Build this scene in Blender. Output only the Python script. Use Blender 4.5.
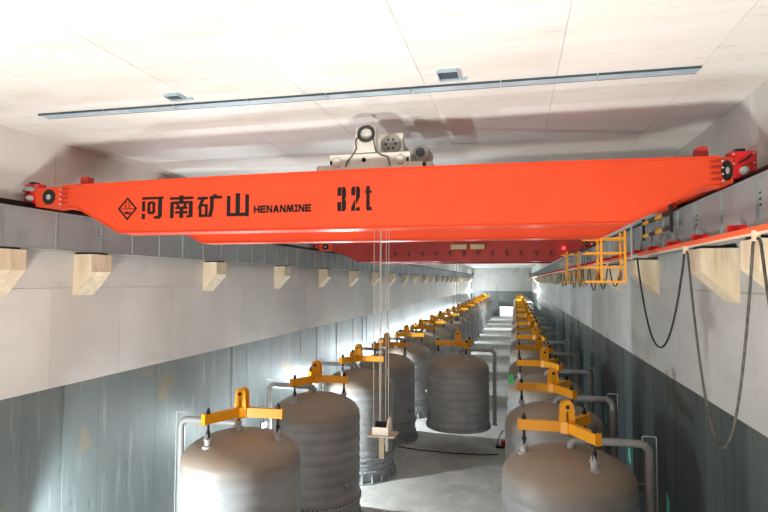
import bpy, math, random
from mathutils import Matrix, Vector
random.seed(7)
for o in list(bpy.data.objects): bpy.data.objects.remove(o)
S = bpy.context.scene
C = S.collection
PI = math.pi

# ------------------------------------------------------------------ camera
CAM_H = 9.16
cd = bpy.data.cameras.new('camera'); cam = bpy.data.objects.new('camera', cd); C.objects.link(cam)
cd.sensor_width = 36.0; cd.lens = 545.0 * 36.0 / 768.0; cd.clip_end = 500
R = ((0.97235634, 0.00728001, 0.2333884), (0.23347821, -0.04455691, -0.97134062), (0.0033277, 0.99898032, -0.04502492))
cam.matrix_world = Matrix.Translation((0, 0, CAM_H)) @ Matrix(R).to_4x4()
S.camera = cam
S.view_settings.view_transform = 'Standard'; S.view_settings.look = 'None'
S.view_settings.gamma = 1.0; S.view_settings.use_curve_mapping = False
S.view_settings.exposure = 0.13

# ------------------------------------------------------------------ world (bright overcast day outside the far doorway)
W = bpy.data.worlds.new('world'); S.world = W; W.use_nodes = True
W.node_tree.nodes['Background'].inputs[0].default_value = (0.92, 0.97, 1.0, 1)
W.node_tree.nodes['Background'].inputs[1].default_value = 2.5

# light settings (the lamps themselves are built with their fixtures further down)
WORK_W = 3000.0          # upward work lights behind the camera
WORK_C = (1.0, 0.975, 0.92)
WALL_W = 4200.0           # floodlights along the left wall
WALL_C = (0.86, 0.95, 1.0)
END_W = 4000.0

# ------------------------------------------------------------------ materials
MAT = {}
def mat(name, col, rough=0.6, metal=0.0, spec=0.4, noise=None, streak=None, bump=0.0, bscale=20.0, rnd=0.0, emit=None):
    m = bpy.data.materials.new(name); m.use_nodes = True
    nt = m.node_tree; N = nt.nodes; L = nt.links
    b = N['Principled BSDF']
    b.inputs['Roughness'].default_value = rough; b.inputs['Metallic'].default_value = metal
    b.inputs['Specular IOR Level'].default_value = spec
    b.inputs['Base Color'].default_value = (*col, 1)
    sock = None
    def rgb(c):
        n = N.new('ShaderNodeRGB'); n.outputs[0].default_value = (*c, 1); return n.outputs[0]
    tc = N.new('ShaderNodeTexCoord'); geo = N.new('ShaderNodeNewGeometry')
    def mixn(a, bb, fac, mode='MIX'):
        n = N.new('ShaderNodeMix'); n.data_type = 'RGBA'; n.blend_type = mode
        L.new(a, n.inputs[6]); L.new(bb, n.inputs[7])
        if isinstance(fac, float): n.inputs[0].default_value = fac
        else: L.new(fac, n.inputs[0])
        return n.outputs[2]
    def nz(scale, vec, detail=4, lo=0.4, hi=0.65, amount=1.0):
        mp = N.new('ShaderNodeMapping'); L.new(vec, mp.inputs[0]); mp.inputs['Scale'].default_value = scale
        n = N.new('ShaderNodeTexNoise'); n.inputs['Detail'].default_value = detail; n.inputs['Scale'].default_value = 1.0
        L.new(mp.outputs[0], n.inputs['Vector'])
        r = N.new('ShaderNodeMapRange'); L.new(n.outputs['Fac'], r.inputs[0])
        r.inputs[1].default_value = lo; r.inputs[2].default_value = hi; r.inputs[4].default_value = amount
        return r.outputs[0]
    sock = rgb(col)
    for (c2, scale, lo, hi, amt) in (noise or []):
        sock = mixn(sock, rgb(c2), nz(scale, geo.outputs['Position'], 5, lo, hi, amt))
    if rnd > 0:
        oi = N.new('ShaderNodeObjectInfo'); r = N.new('ShaderNodeMapRange'); L.new(oi.outputs['Random'], r.inputs[0])
        r.inputs[3].default_value = 1 - rnd; r.inputs[4].default_value = 1 + rnd * 0.6
        v = N.new('ShaderNodeCombineColor')
        for i in range(3): L.new(r.outputs[0], v.inputs[i])
        sock = mixn(sock, v.outputs[0], 1.0, 'MULTIPLY')
    L.new(sock, b.inputs['Base Color'])
    if bump > 0:
        n = N.new('ShaderNodeTexNoise'); n.inputs['Scale'].default_value = bscale; n.inputs['Detail'].default_value = 6
        L.new(geo.outputs['Position'], n.inputs['Vector'])
        bp = N.new('ShaderNodeBump'); bp.inputs['Strength'].default_value = bump; bp.inputs['Distance'].default_value = 0.02
        L.new(n.outputs['Fac'], bp.inputs['Height']); L.new(bp.outputs[0], b.inputs['Normal'])
    if emit:
        b.inputs['Emission Color'].default_value = (*emit[0], 1); b.inputs['Emission Strength'].default_value = emit[1]
    MAT[name] = m
    m['sock'] = 0
    return m

mat('ceiling_concrete', (0.71, 0.695, 0.655), 0.75, noise=[((0.62, 0.59, 0.53), (0.5, 1.6, 1), 0.45, 0.7, 0.7), ((0.75, 0.735, 0.70), (0.25, 0.6, 1), 0.5, 0.7, 0.8), ((0.50, 0.46, 0.41), (2.0, 9.0, 1), 0.6, 0.78, 0.6)], bump=0.05, bscale=6, rnd=0.05)
mat('joint_dark', (0.36, 0.34, 0.31), 0.9)
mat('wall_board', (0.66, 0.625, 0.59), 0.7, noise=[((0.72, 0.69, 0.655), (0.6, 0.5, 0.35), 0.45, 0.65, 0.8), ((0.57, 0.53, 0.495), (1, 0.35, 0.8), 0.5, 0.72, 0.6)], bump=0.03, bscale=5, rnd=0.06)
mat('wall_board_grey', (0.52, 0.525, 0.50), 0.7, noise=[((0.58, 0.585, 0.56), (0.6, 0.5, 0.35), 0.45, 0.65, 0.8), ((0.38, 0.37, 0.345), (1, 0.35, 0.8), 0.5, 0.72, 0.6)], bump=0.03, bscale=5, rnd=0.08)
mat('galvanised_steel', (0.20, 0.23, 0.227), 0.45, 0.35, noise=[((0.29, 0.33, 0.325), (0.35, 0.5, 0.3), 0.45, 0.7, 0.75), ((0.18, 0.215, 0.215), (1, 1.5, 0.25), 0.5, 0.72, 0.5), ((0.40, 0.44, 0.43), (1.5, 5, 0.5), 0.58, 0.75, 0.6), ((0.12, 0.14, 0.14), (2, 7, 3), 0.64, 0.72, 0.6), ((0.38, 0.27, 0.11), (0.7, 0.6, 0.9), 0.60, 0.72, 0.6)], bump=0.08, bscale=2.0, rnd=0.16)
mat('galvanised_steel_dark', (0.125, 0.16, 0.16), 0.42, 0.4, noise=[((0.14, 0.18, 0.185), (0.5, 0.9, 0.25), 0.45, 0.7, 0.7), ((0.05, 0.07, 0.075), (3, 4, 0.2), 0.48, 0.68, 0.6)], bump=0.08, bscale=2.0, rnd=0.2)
mat('floor_concrete', (0.50, 0.485, 0.45), 0.75, noise=[((0.38, 0.365, 0.335), (0.5, 0.5, 1), 0.42, 0.62, 0.8), ((0.60, 0.59, 0.56), (1.3, 1.3, 1), 0.5, 0.72, 0.7), ((0.16, 0.15, 0.14), (4, 4, 1), 0.62, 0.74, 0.6)], bump=0.25, bscale=9)
mat('formwork_concrete', (0.66, 0.53, 0.36), 0.75, noise=[((0.76, 0.66, 0.50), (5, 5, 0.8), 0.42, 0.62, 0.9), ((0.48, 0.36, 0.22), (9, 9, 1.2), 0.58, 0.75, 0.7)], bump=0.15, bscale=30, rnd=0.08)
mat('bearing_black', (0.03, 0.03, 0.03), 0.7)
mat('girder_grey', (0.255, 0.28, 0.28), 0.5, 0.1, noise=[((0.32, 0.34, 0.34), (1.2, 0.9, 0.8), 0.45, 0.65, 0.7), ((0.19, 0.21, 0.21), (2, 1.5, 1.5), 0.55, 0.75, 0.6)], rnd=0.05)
mat('rail_dark', (0.018, 0.017, 0.016), 0.5, 0.4)
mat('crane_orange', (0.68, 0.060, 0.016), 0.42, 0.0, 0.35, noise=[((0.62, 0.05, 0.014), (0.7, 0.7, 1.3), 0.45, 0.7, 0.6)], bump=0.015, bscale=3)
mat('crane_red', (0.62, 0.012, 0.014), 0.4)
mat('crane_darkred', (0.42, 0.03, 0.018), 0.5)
mat('crane_orange_shaded', (0.36, 0.022, 0.014), 0.45)  # crane paint darkened in colour to stand in for shade on the farther girders
mat('weld_edge', (0.88, 0.30, 0.20), 0.45)
mat('ink', (0.014, 0.013, 0.012), 0.8, spec=0.1)
mat('black_steel', (0.02, 0.02, 0.022), 0.45, 0.3)
mat('trolley_cream', (0.66, 0.63, 0.56), 0.5, noise=[((0.55, 0.52, 0.45), (3, 3, 3), 0.5, 0.7, 0.6)])
mat('motor_grey', (0.34, 0.33, 0.30), 0.5, 0.1)
mat('cable_black', (0.03, 0.03, 0.028), 0.6)
mat('cable_grey', (0.085, 0.078, 0.062), 0.7, noise=[((0.03, 0.03, 0.026), (6, 6, 12), 0.45, 0.6, 0.8)])
mat('rope', (0.34, 0.30, 0.25), 0.6, 0.1)
mat('hook_cream', (0.70, 0.63, 0.55), 0.55)
mat('hook_tan', (0.47, 0.37, 0.28), 0.6, noise=[((0.36, 0.27, 0.2), (5, 5, 3), 0.45, 0.65, 0.7)])
mat('cage_yellow', (0.85, 0.36, 0.02), 0.45)
mat('spreader_yellow', (0.90, 0.37, 0.008), 0.42, noise=[((0.84, 0.31, 0.006), (2, 2, 2), 0.45, 0.7, 0.6)], rnd=0.05)
mat('busbar_orange', (0.86, 0.13, 0.045), 0.45)
mat('busbar_pale', (0.75, 0.60, 0.45), 0.6)
mat('pipe_grey', (0.36, 0.36, 0.345), 0.5, 0.1, noise=[((0.28, 0.28, 0.27), (3, 3, 3), 0.5, 0.7, 0.6)])
mat('socket_pale', (0.46, 0.455, 0.435), 0.55)
mat('bolt_blue', (0.035, 0.05, 0.16), 0.5)
mat('skirt_grey', (0.37, 0.39, 0.395), 0.5, 0.1)
mat('lamp_housing', (0.05, 0.05, 0.055), 0.5)
mat('lamp_lens', (1, 1, 1), 0.3, emit=((0.86, 0.95, 1.0), 60.0))
mat('lamp_lens_warm', (1, 1, 1), 0.3, emit=((1.0, 0.93, 0.86), 20.0))
mat('beacon_red', (0.8, 0.02, 0.03), 0.3, emit=((1.0, 0.03, 0.05), 4.0))
mat('channel_steel', (0.36, 0.50, 0.57), 0.35, 0.1, noise=[((0.50, 0.63, 0.69), (2, 2, 2), 0.45, 0.65, 0.8)])
mat('channel_dark', (0.05, 0.075, 0.09), 0.5)
mat('patch_green', (0.14, 0.62, 0.48), 0.4)
mat('green_bright', (0.05, 0.55, 0.12), 0.5)
mat('door_frame_grey', (0.3, 0.32, 0.33), 0.5)
mat('timber', (0.50, 0.36, 0.19), 0.7)

# tank: grey primer, brown dust lying on the head (a deposit with its own ragged edge)
def tank_material(name, base, base2, dust, amt):
    m = bpy.data.materials.new(name); m.use_nodes = True
    nt = m.node_tree; N = nt.nodes; L = nt.links; b = N['Principled BSDF']
    b.inputs['Roughness'].default_value = 0.55; b.inputs['Metallic'].default_value = 0.1
    geo = N.new('ShaderNodeNewGeometry'); tc = N.new('ShaderNodeTexCoord')
    def noise(scale, detail=5):
        n = N.new('ShaderNodeTexNoise'); n.inputs['Scale'].default_value = scale; n.inputs['Detail'].default_value = detail
        L.new(geo.outputs['Position'], n.inputs['Vector']); return n.outputs['Fac']
    sx = N.new('ShaderNodeSeparateXYZ'); L.new(tc.outputs['Object'], sx.inputs[0])
    ad = N.new('ShaderNodeMath'); ad.operation = 'MULTIPLY_ADD'
    L.new(noise(1.3), ad.inputs[0]); ad.inputs[1].default_value = 0.5; L.new(sx.outputs['Z'], ad.inputs[2])
    r = N.new('ShaderNodeMapRange'); L.new(ad.outputs[0], r.inputs[0])
    r.inputs[1].default_value = 4.0; r.inputs[2].default_value = 4.6; r.inputs[3].default_value = 0.0; r.inputs[4].default_value = amt
    m1 = N.new('ShaderNodeMix'); m1.data_type = 'RGBA'
    m1.inputs[6].default_value = (*base, 1); m1.inputs[7].default_value = (*base2, 1)
    r2 = N.new('ShaderNodeMapRange'); L.new(noise(1.1), r2.inputs[0]); r2.inputs[1].default_value = 0.4; r2.inputs[2].default_value = 0.62
    L.new(r2.outputs[0], m1.inputs[0])
    m2 = N.new('ShaderNodeMix'); m2.data_type = 'RGBA'
    L.new(m1.outputs[2], m2.inputs[6]); m2.inputs[7].default_value = (*dust, 1); L.new(r.outputs[0], m2.inputs[0])
    L.new(m2.outputs[2], b.inputs['Base Color'])
    bp = N.new('ShaderNodeBump'); bp.inputs['Strength'].default_value = 0.12; bp.inputs['Distance'].default_value = 0.02
    L.new(noise(5, 4), bp.inputs['Height']); L.new(bp.outputs[0], b.inputs['Normal'])
    MAT[name] = m
tank_material('tank_grey', (0.42, 0.42, 0.415), (0.33, 0.33, 0.33), (0.35, 0.27, 0.195), 0.9)

# ------------------------------------------------------------------ mesh builder
class MB:
    def __init__(s): s.v = []; s.f = []
    def add(s, vs, fs):
        o = len(s.v); s.v += [tuple(v) for v in vs]; s.f += [tuple(i + o for i in f) for f in fs]; return s
    def box(s, x0, x1, y0, y1, z0, z1, M=None):
        vs = [(x0,y0,z0),(x1,y0,z0),(x1,y1,z0),(x0,y1,z0),(x0,y0,z1),(x1,y0,z1),(x1,y1,z1),(x0,y1,z1)]
        if M is not None: vs = [M @ Vector(v) for v in vs]
        return s.add(vs, [(0,3,2,1),(4,5,6,7),(0,1,5,4),(1,2,6,5),(2,3,7,6),(3,0,4,7)])
    def cbox(s, c, d, M=None):
        return s.box(c[0]-d[0]/2, c[0]+d[0]/2, c[1]-d[1]/2, c[1]+d[1]/2, c[2]-d[2]/2, c[2]+d[2]/2, M)
    def prism(s, poly, axis, a, b):
        # poly: 2-d points; axis 'y' -> (x,z), 'x' -> (y,z), 'z' -> (x,y)
        def P(p, t):
            return {'y': (p[0], t, p[1]), 'x': (t, p[0], p[1]), 'z': (p[0], p[1], t)}[axis]
        n = len(poly); vs = [P(p, a) for p in poly] + [P(p, b) for p in poly]
        fs = [tuple(range(n)), tuple(range(2*n-1, n-1, -1))]
        fs += [(i, i+n, (i+1) % n + n, (i+1) % n) for i in range(n)]
        return s.add(vs, fs)
    def tube(s, path, r, n=8, caps=True):
        P = [Vector(p) for p in path]; vs = []; fs = []
        up = None
        for i, p in enumerate(P):
            t = (P[min(i+1, len(P)-1)] - P[max(i-1, 0)]).normalized()
            if up is None:
                up = Vector((0,0,1)) if abs(t.z) < 0.9 else Vector((0,1,0))
            a = t.cross(up)
            if a.length < 1e-5: a = t.cross(Vector((1,0.3,0)))
            a.normalize(); u = a.cross(t).normalized(); up = u
            rr = r[i] if isinstance(r, (list, tuple)) else r
            vs += [p + a*math.cos(2*PI*k/n)*rr + u*math.sin(2*PI*k/n)*rr for k in range(n)]
        for i in range(len(P)-1):
            for k in range(n):
                fs.append((i*n+k, i*n+(k+1) % n, (i+1)*n+(k+1) % n, (i+1)*n+k))
        if caps: fs += [tuple(range(n-1, -1, -1)), tuple(range((len(P)-1)*n, len(P)*n))]
        return s.add(vs, fs)
    def lathe(s, prof, n=32, c=(0,0,0), M=None):
        vs = []; fs = []
        for (r, z) in prof:
            for k in range(n):
                a = 2*PI*k/n; vs.append((c[0]+r*math.cos(a), c[1]+r*math.sin(a), c[2]+z))
        if M is not None: vs = [M @ Vector(v) for v in vs]
        for i in range(len(prof)-1):
            for k in range(n):
                fs.append((i*n+k, i*n+(k+1) % n, (i+1)*n+(k+1) % n, (i+1)*n+k))
        fs.append(tuple(range(n-1, -1, -1))); fs.append(tuple(range((len(prof)-1)*n, len(prof)*n)))
        return s.add(vs, fs)
    def bar(s, p0, p1, w, h):
        p0, p1 = Vector(p0), Vector(p1); t = (p1-p0).normalized()
        up = Vector((0,0,1)) if abs(t.z) < 0.95 else Vector((0,1,0))
        a = t.cross(up).normalized()*w/2; u = a.cross(t).normalized()*h/2
        vs = [p0-a-u, p0+a-u, p0+a+u, p0-a+u, p1-a-u, p1+a-u, p1+a+u, p1-a+u]
        return s.add(vs, [(0,1,2,3),(7,6,5,4),(0,4,5,1),(1,5,6,2),(2,6,7,3),(3,7,4,0)])
    def mesh(s, name, m, smooth=False):
        me = bpy.data.meshes.new(name); me.from_pydata(s.v, [], s.f); me.update()
        import bmesh
        bm = bmesh.new(); bm.from_mesh(me); bmesh.ops.recalc_face_normals(bm, faces=bm.faces); bm.to_mesh(me); bm.free()
        me.materials.append(MAT[m])
        if smooth:
            me.polygons.foreach_set('use_smooth', [True]*len(me.polygons)); me.set_sharp_from_angle(angle=math.radians(38))
        return me
    def build(s, name, m, parent=None, smooth=False, bevel=0):
        return link(name, s.mesh(name, m, smooth), parent, bevel=bevel)

def link(name, me, parent=None, loc=None, rotz=0, bevel=0):
    o = bpy.data.objects.new(name, me); C.objects.link(o)
    if parent is not None: o.parent = parent
    if loc is not None: o.location = loc
    if rotz: o.rotation_euler = (0, 0, rotz)
    if bevel:
        b = o.modifiers.new('bevel', 'BEVEL'); b.width = bevel; b.segments = 2; b.limit_method = 'ANGLE'
    return o
def thing(name, label, cat, loc=(0,0,0), rotz=0, group=None):
    o = bpy.data.objects.new(name, None); C.objects.link(o); o.empty_display_size = 0.2
    o.location = loc; o.rotation_euler = (0, 0, rotz)
    return tag(o, label, cat, group)
def tag(o, label, cat, group=None):
    o['label'] = label; o['category'] = cat
    if group: o['group'] = group
    return o
def struct(o, label, cat):
    o['kind'] = 'structure'; o['label'] = label; o['category'] = cat; return o
ORD = ['first','second','third','fourth','fifth','sixth','seventh','eighth','ninth','tenth','eleventh','twelfth','thirteenth','fourteenth','fifteenth','sixteenth','seventeenth','eighteenth','nineteenth','twentieth','twenty-first','twenty-second','twenty-third','twenty-fourth','twenty-fifth','twenty-sixth']

# ------------------------------------------------------------------ hall
XL, XR = -11.05, 4.2            # inner wall faces
Y0, Y1 = -12.0, 145.0
ZC = 12.57; ZB = 6.5            # ceiling, top of the steel cladding
GT, GB = 10.75, 9.86            # runway girder top / bottom

struct(MB().box(XL-0.4, XR+0.4, Y0-0.4, Y1+0.4, -0.3, 0.0).build('floor', 'floor_concrete'), 'grey stained concrete floor between the rows of tanks', 'floor')
ceil = struct(MB().box(XL-0.4, XR+0.4, Y0-0.4, Y1+0.4, ZC+0.012, ZC+0.4).build('ceiling', 'joint_dark'), 'warm white concrete slab ceiling above the crane', 'ceiling')
# ceiling slabs
cols = [XL, -10.3, -8.1, -5.9, -3.7, -1.5, 0.7, 2.9, XR]
for i in range(len(cols)-1):
    x0, x1 = cols[i], cols[i+1]
    me = MB().box(x0+0.004, x1-0.004, 0, 2.992, 0, 0.05).mesh('ceiling_slab', 'ceiling_concrete')
    off = (i % 2) * 1.5
    for j in range(16):
        y = -12 + off + 3*j
        link('ceiling_slab', me, ceil, (0, y, ZC + random.uniform(-0.003, 0.003)))
    if off: MB().box(x0+0.008, x1-0.008, -12, -10.516, ZC, ZC+0.05).build('ceiling_slab', 'ceiling_concrete', ceil)
    MB().box(x0+0.008, x1-0.008, 36+off, Y1, ZC, ZC+0.05).build('ceiling_slab', 'ceiling_concrete', ceil)

def wall(side):
    L_ = side < 0
    x = XL if L_ else XR; s = -1 if L_ else 1          # outward sign
    w = struct(MB().box(min(x+s*0.03, x+s*0.4), max(x+s*0.03, x+s*0.4), Y0-0.4, Y1+0.4, 0, ZC).build('wall_left' if L_ else 'wall_right', 'joint_dark'),
               'long left wall with white boards above galvanised cladding' if L_ else 'long right wall with grey boards above dark steel cladding', 'wall')
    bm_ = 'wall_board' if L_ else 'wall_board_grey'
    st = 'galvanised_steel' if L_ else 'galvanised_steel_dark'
    def rect(z0, z1, L, t, mname, name):
        a, b = sorted((x - s*t, x + s*0.03))
        return MB().box(a, b, 0.004, L-0.004, z0+0.004, z1-0.004).mesh(name, mname)
    def row(name, z0, z1, L, n, y, t, mname, jit=0.0):
        me = rect(z0, z1, L, t, mname, name)
        for k in range(n):
            o = link(name, me, w, (random.uniform(-jit, jit), y + k*L, 0))
        rest = rect(z0, z1, Y1 - (y + n*L), t, mname, name)
        link(name, rest, w, (0, y + n*L, 0))
        if y > Y0: link(name, rect(z0, z1, y - Y0, t, mname, name), w, (0, Y0, 0))
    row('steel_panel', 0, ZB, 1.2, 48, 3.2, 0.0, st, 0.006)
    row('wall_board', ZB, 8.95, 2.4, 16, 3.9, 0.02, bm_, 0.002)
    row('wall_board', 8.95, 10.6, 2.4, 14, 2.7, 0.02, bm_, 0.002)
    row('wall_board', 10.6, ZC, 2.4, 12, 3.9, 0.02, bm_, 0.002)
    # corbels carrying the runway girders
    pr = 0.56 if L_ else 0.68
    zt = GB - 0.05
    poly = [(x + s*0.02, zt), (x - s*pr, zt), (x - s*pr, zt-0.45), (x - s*0.0, zt-1.08), (x + s*0.02, zt-1.08)]
    cm = MB().prism(poly, 'y', 0, 0.72).mesh('corbel', 'formwork_concrete')
    pm = MB().box(*sorted((x, x - s*(pr-0.05))), 0.1, 0.62, zt, zt+0.05).mesh('bearing_pad', 'bearing_black')
    for k, y in enumerate([2.75, 9.12] + [11.75 + 6*k for k in range(22)]):
        c = link('corbel', cm, None, (0, y, 0)); link('bearing_pad', pm, c, (0, 0, 0))
        struct(c, '%s timber marked concrete corbel from the near end on the %s wall' % (ORD[k], 'left' if L_ else 'right'), 'corbel')
        c['group'] = 'corbels on the %s wall' % ('left' if L_ else 'right')
    return w
wl = wall(-1); wr = wall(1)

we = struct(MB().box(XL-0.03, -3.9, Y1, Y1+0.4, 0, ZC).box(0.2, XR+0.03, Y1, Y1+0.4, 0, ZC).box(-3.9, 0.2, Y1, Y1+0.4, 2.5, ZC).build('wall_end', 'wall_board_grey'), 'far end wall with a bright doorway at the floor', 'wall')
for a, b, z0 in ((XL, -3.9, 0), (0.2, XR, 0)):
    n = 4 if a < -5 else 3
    for k in range(n):
        MB().box(a+(b-a)*k/n+0.01, a+(b-a)*(k+1)/n-0.01, Y1-0.03, Y1, z0, 6.55).build('steel_panel', 'galvanised_steel', we)
MB().box(-3.88, 0.18, Y1-0.03, Y1, 2.6, 6.55).build('steel_panel', 'galvanised_steel', we)
MB().box(XL, XR, Y1-0.06, Y1, 6.55, 6.75).build('ledge', 'wall_board_grey', we)
d1 = struct(MB().box(-3.98, -3.88, Y1-0.08, Y1+0.2, 0, 2.6).box(0.18, 0.28, Y1-0.08, Y1+0.2, 0, 2.6).box(-3.98, 0.28, Y1-0.08, Y1+0.2, 2.5, 2.62).build('door_1', 'door_frame_grey'), 'open doorway frame full of daylight in the far end wall', 'door')
struct(MB().box(XL-0.4, XR+0.4, Y0-0.4, Y0, 0, ZC).build('wall_near', 'wall_board'), 'near end wall behind the camera', 'wall')
struct(MB().box(-12, 8, Y1+0.4, Y1+40, -0.3, -0.02).build('floor_outside', 'floor_concrete'), 'pale paved yard outside the far doorway', 'ground')

# ceiling fittings
ch = thing('ceiling_channel', 'long bluish steel channel strip running across the white ceiling', 'channel', (-9.55, 9.24, ZC))
ch.rotation_euler = (0, 0, math.atan2(0.28, 12.45))
for k in range(8):
    L_ = 12.45/8
    g = MB().box(k*L_+0.01, (k+1)*L_-0.01, -0.115, 0.115, -0.035, -0.004).build('channel_segment', 'channel_steel', ch)
    MB().box(k*L_+0.01, (k+1)*L_-0.01, 0.115, 0.125, -0.04, -0.004).box(k*L_+0.01, (k+1)*L_-0.01, -0.125, -0.115, -0.04, -0.004).build('channel_lip', 'channel_dark', g)
for (x0, x1, y0, y1, lab) in ((-6.25, -5.96, 8.66, 8.9, 'small steel box set in the ceiling near the left end of the channel'), (-1.2, -0.88, 8.66, 9.02, 'small steel box set in the ceiling right of the trolley')):
    t = thing('ceiling_box', lab, 'ceiling box', ((x0+x1)/2, (y0+y1)/2, ZC), 0, 'small boxes in the ceiling')
    a, b = (x1-x0)/2, (y1-y0)/2
    MB().box(-a, a, -b, b, -0.02, -0.004).build('opening', 'channel_dark', t)
    MB().box(-a, a, -b-0.03, -b, -0.05, -0.004).box(-a-0.02, -a, -b, b, -0.05, -0.004).box(a, a+0.02, -b, b, -0.05, -0.004).box(-a, a+0.12, b, b+0.06, -0.05, -0.004).build('rim', 'channel_steel', t)

# ------------------------------------------------------------------ runway girders and rails
def girder_set(side):
    L_ = side < 0
    xi = -10.48 if L_ else 3.5; s = -1 if L_ else 1       # inner flange edge
    xc = xi + s*0.2                                       # centre of the girder
    joints = [-12, 3.1, 9.2, 12.1] + [12.1 + 6*k for k in range(1, 23)]
    joints[-1] = min(joints[-1], 144.5)
    cache = {}
    nth = 0
    for a, b in zip(joints[:-1], joints[1:]):
        L = round(b-a, 3)
        if L <= 0.2: continue
        if a == -12: lab = 'grey steel runway girder on the %s wall behind the camera' % ('left' if L_ else 'right')
        else:
            lab = 'grey steel runway girder with ribs on the %s wall, %s from the near end' % ('left' if L_ else 'right', ORD[nth]); nth += 1
        t = thing('runway_girder', lab, 'girder', (xc, a, GB), 0, 'runway girders on the %s wall' % ('left' if L_ else 'right'))
        if L not in cache:
            H = GT-GB
            cache[L] = (MB().box(-0.15, 0.15, 0.005, L-0.005, 0.02, H-0.025).mesh('web', 'girder_grey'),
                        MB().box(-0.2, 0.2, 0.005, L-0.005, H-0.03, H).mesh('top_flange', 'girder_grey'),
                        MB().box(-0.16, 0.16, 0.005, L-0.005, 0, 0.025).mesh('bottom_flange', 'girder_grey'),
                        MB().box(-0.19, 0.19, -0.012, 0.012, 0.025, H-0.03).mesh('stiffener', 'girder_grey'))
        w, tf, bf, sf = cache[L]
        link('web', w, t); link('top_flange', tf, t); link('bottom_flange', bf, t)
        n = max(2, round(L/1.25))
        if L > 10: n = 4
        for k in range(n+1):
            y = min(max(k*L/n, 0.02), L-0.02)
            link('stiffener', sf, t, (0, y, 0))
        if a >= 3 and a < 40:
            m = MB()
            for zz in (0.44, 0.53, 0.62):
                m.cbox((-s*0.155, L-0.09, zz), (0.02, 0.03, 0.03))
            m.build('joint_bolts', 'bearing_black', t)['kind'] = 'stuff'
    rl = MB().box(xc-0.17, xc+0.17, Y0, 144.5, GT, GT+0.03).box(xc-0.02, xc+0.02, Y0, 144.5, GT+0.02, GT+0.11).box(xc-0.04, xc+0.04, Y0, 144.5, GT+0.11, GT+0.15).build('crane_rail', 'rail_dark')
    tag(rl, 'dark steel crane rail on top of the %s runway girders' % ('left' if L_ else 'right'), 'rail')
    st = thing('rail_buffer', 'black end stop at the far end of the %s crane rail' % ('left' if L_ else 'right'), 'buffer', (xc, 144.3, GT))
    MB().box(-0.12, 0.12, -0.25, 0.1, 0.0, 0.5).build('stop_plate', 'black_steel', st)
    MB().lathe([(0.09, 0), (0.09, 0.25), (0.05, 0.3)], 12, M=Matrix.Translation((0, -0.25, 0.36)) @ Matrix.Rotation(PI/2, 4, 'X')).build('rubber', 'black_steel', st)
    return xc
RLX = girder_set(-1); RRX = girder_set(1)

# ------------------------------------------------------------------ lettering on the near girder
def strokes(m, rects, x, z, w, h, y0, y1):
    for i, r in enumerate(rects):
        y0 -= 0.0006
        if not isinstance(r[0], tuple):
            a, b, c, d = r                       # x0, x1, z_top, z_bottom in 0..1 from the top
            m.box(x+a*w, x+b*w, y0, y1, z-d*h, z-c*h)
        else:
            m.prism([(x+p[0]*w, z-p[1]*h) for p in r], 'y', y0, y1)
HE = [(0.02,1.0,0.02,0.13),(0.02,0.16,0.2,0.66),(0.02,0.16,0.76,1.0),(0.27,0.40,0.26,0.74),(0.50,0.62,0.26,0.74),(0.33,0.56,0.22,0.33),(0.33,0.56,0.68,0.79),(0.76,0.93,0.10,0.93),(0.58,0.86,0.88,1.0)]
NAN = [(0.4,0.58,0.0,0.26),(0.0,1.0,0.07,0.18),(0.02,0.17,0.28,1.0),(0.10,0.96,0.26,0.37),(0.82,0.98,0.28,0.96),(0.72,0.9,0.88,0.98),
       (0.24,0.76,0.50,0.60),(0.24,0.76,0.70,0.80),(0.43,0.58,0.50,1.0),[(0.26,0.38),(0.38,0.38),(0.44,0.52),(0.34,0.52)],[(0.62,0.38),(0.74,0.38),(0.66,0.52),(0.56,0.52)]]
KUANG = [(0.0,0.42,0.10,0.22),[(0.14,0.2),(0.28,0.2),(0.14,0.62),(0.0,0.62)],(0.06,0.17,0.42,0.98),(0.31,0.42,0.42,0.98),(0.06,0.42,0.42,0.52),(0.06,0.42,0.87,0.98),
         (0.50,1.0,0.08,0.20),(0.64,0.78,0.0,0.12),[(0.52,0.14),(0.66,0.14),(0.66,0.62),(0.58,0.98),(0.44,0.98),(0.52,0.6)]]
SHAN = [(0.0,0.16,0.1,0.98),(0.40,0.60,0.0,0.96),(0.84,1.0,0.06,1.0),(0.0,1.0,0.84,0.98)]
LET = {
 'H': [(0,0.28,0,1),(0.72,1,0,1),(0.1,0.9,0.38,0.64)],
 'E': [(0,0.28,0,1),(0,1,0,0.25),(0,0.9,0.38,0.62),(0,1,0.75,1)],
 'N': [(0,0.26,0,1),(0.74,1,0,1),[(0,0),(0.32,0),(1,1),(0.68,1)]],
 'A': [[(0.34,0),(0.66,0),(0.28,1),(0,1)],[(0.34,0),(0.66,0),(1,1),(0.72,1)],(0.2,0.8,0.56,0.78)],
 'M': [[(0.10,0),(0.30,0),(0.20,1),(0,1)],[(0.7,0),(0.90,0),(1,1),(0.80,1)],[(0.12,0),(0.36,0),(0.62,1),(0.38,1)],[(0.64,0),(0.88,0),(0.62,1),(0.38,1)]],
 'I': [(0.0,1.0,0,0.25),(0.3,0.7,0,1),(0.0,1.0,0.75,1)],
}
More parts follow.
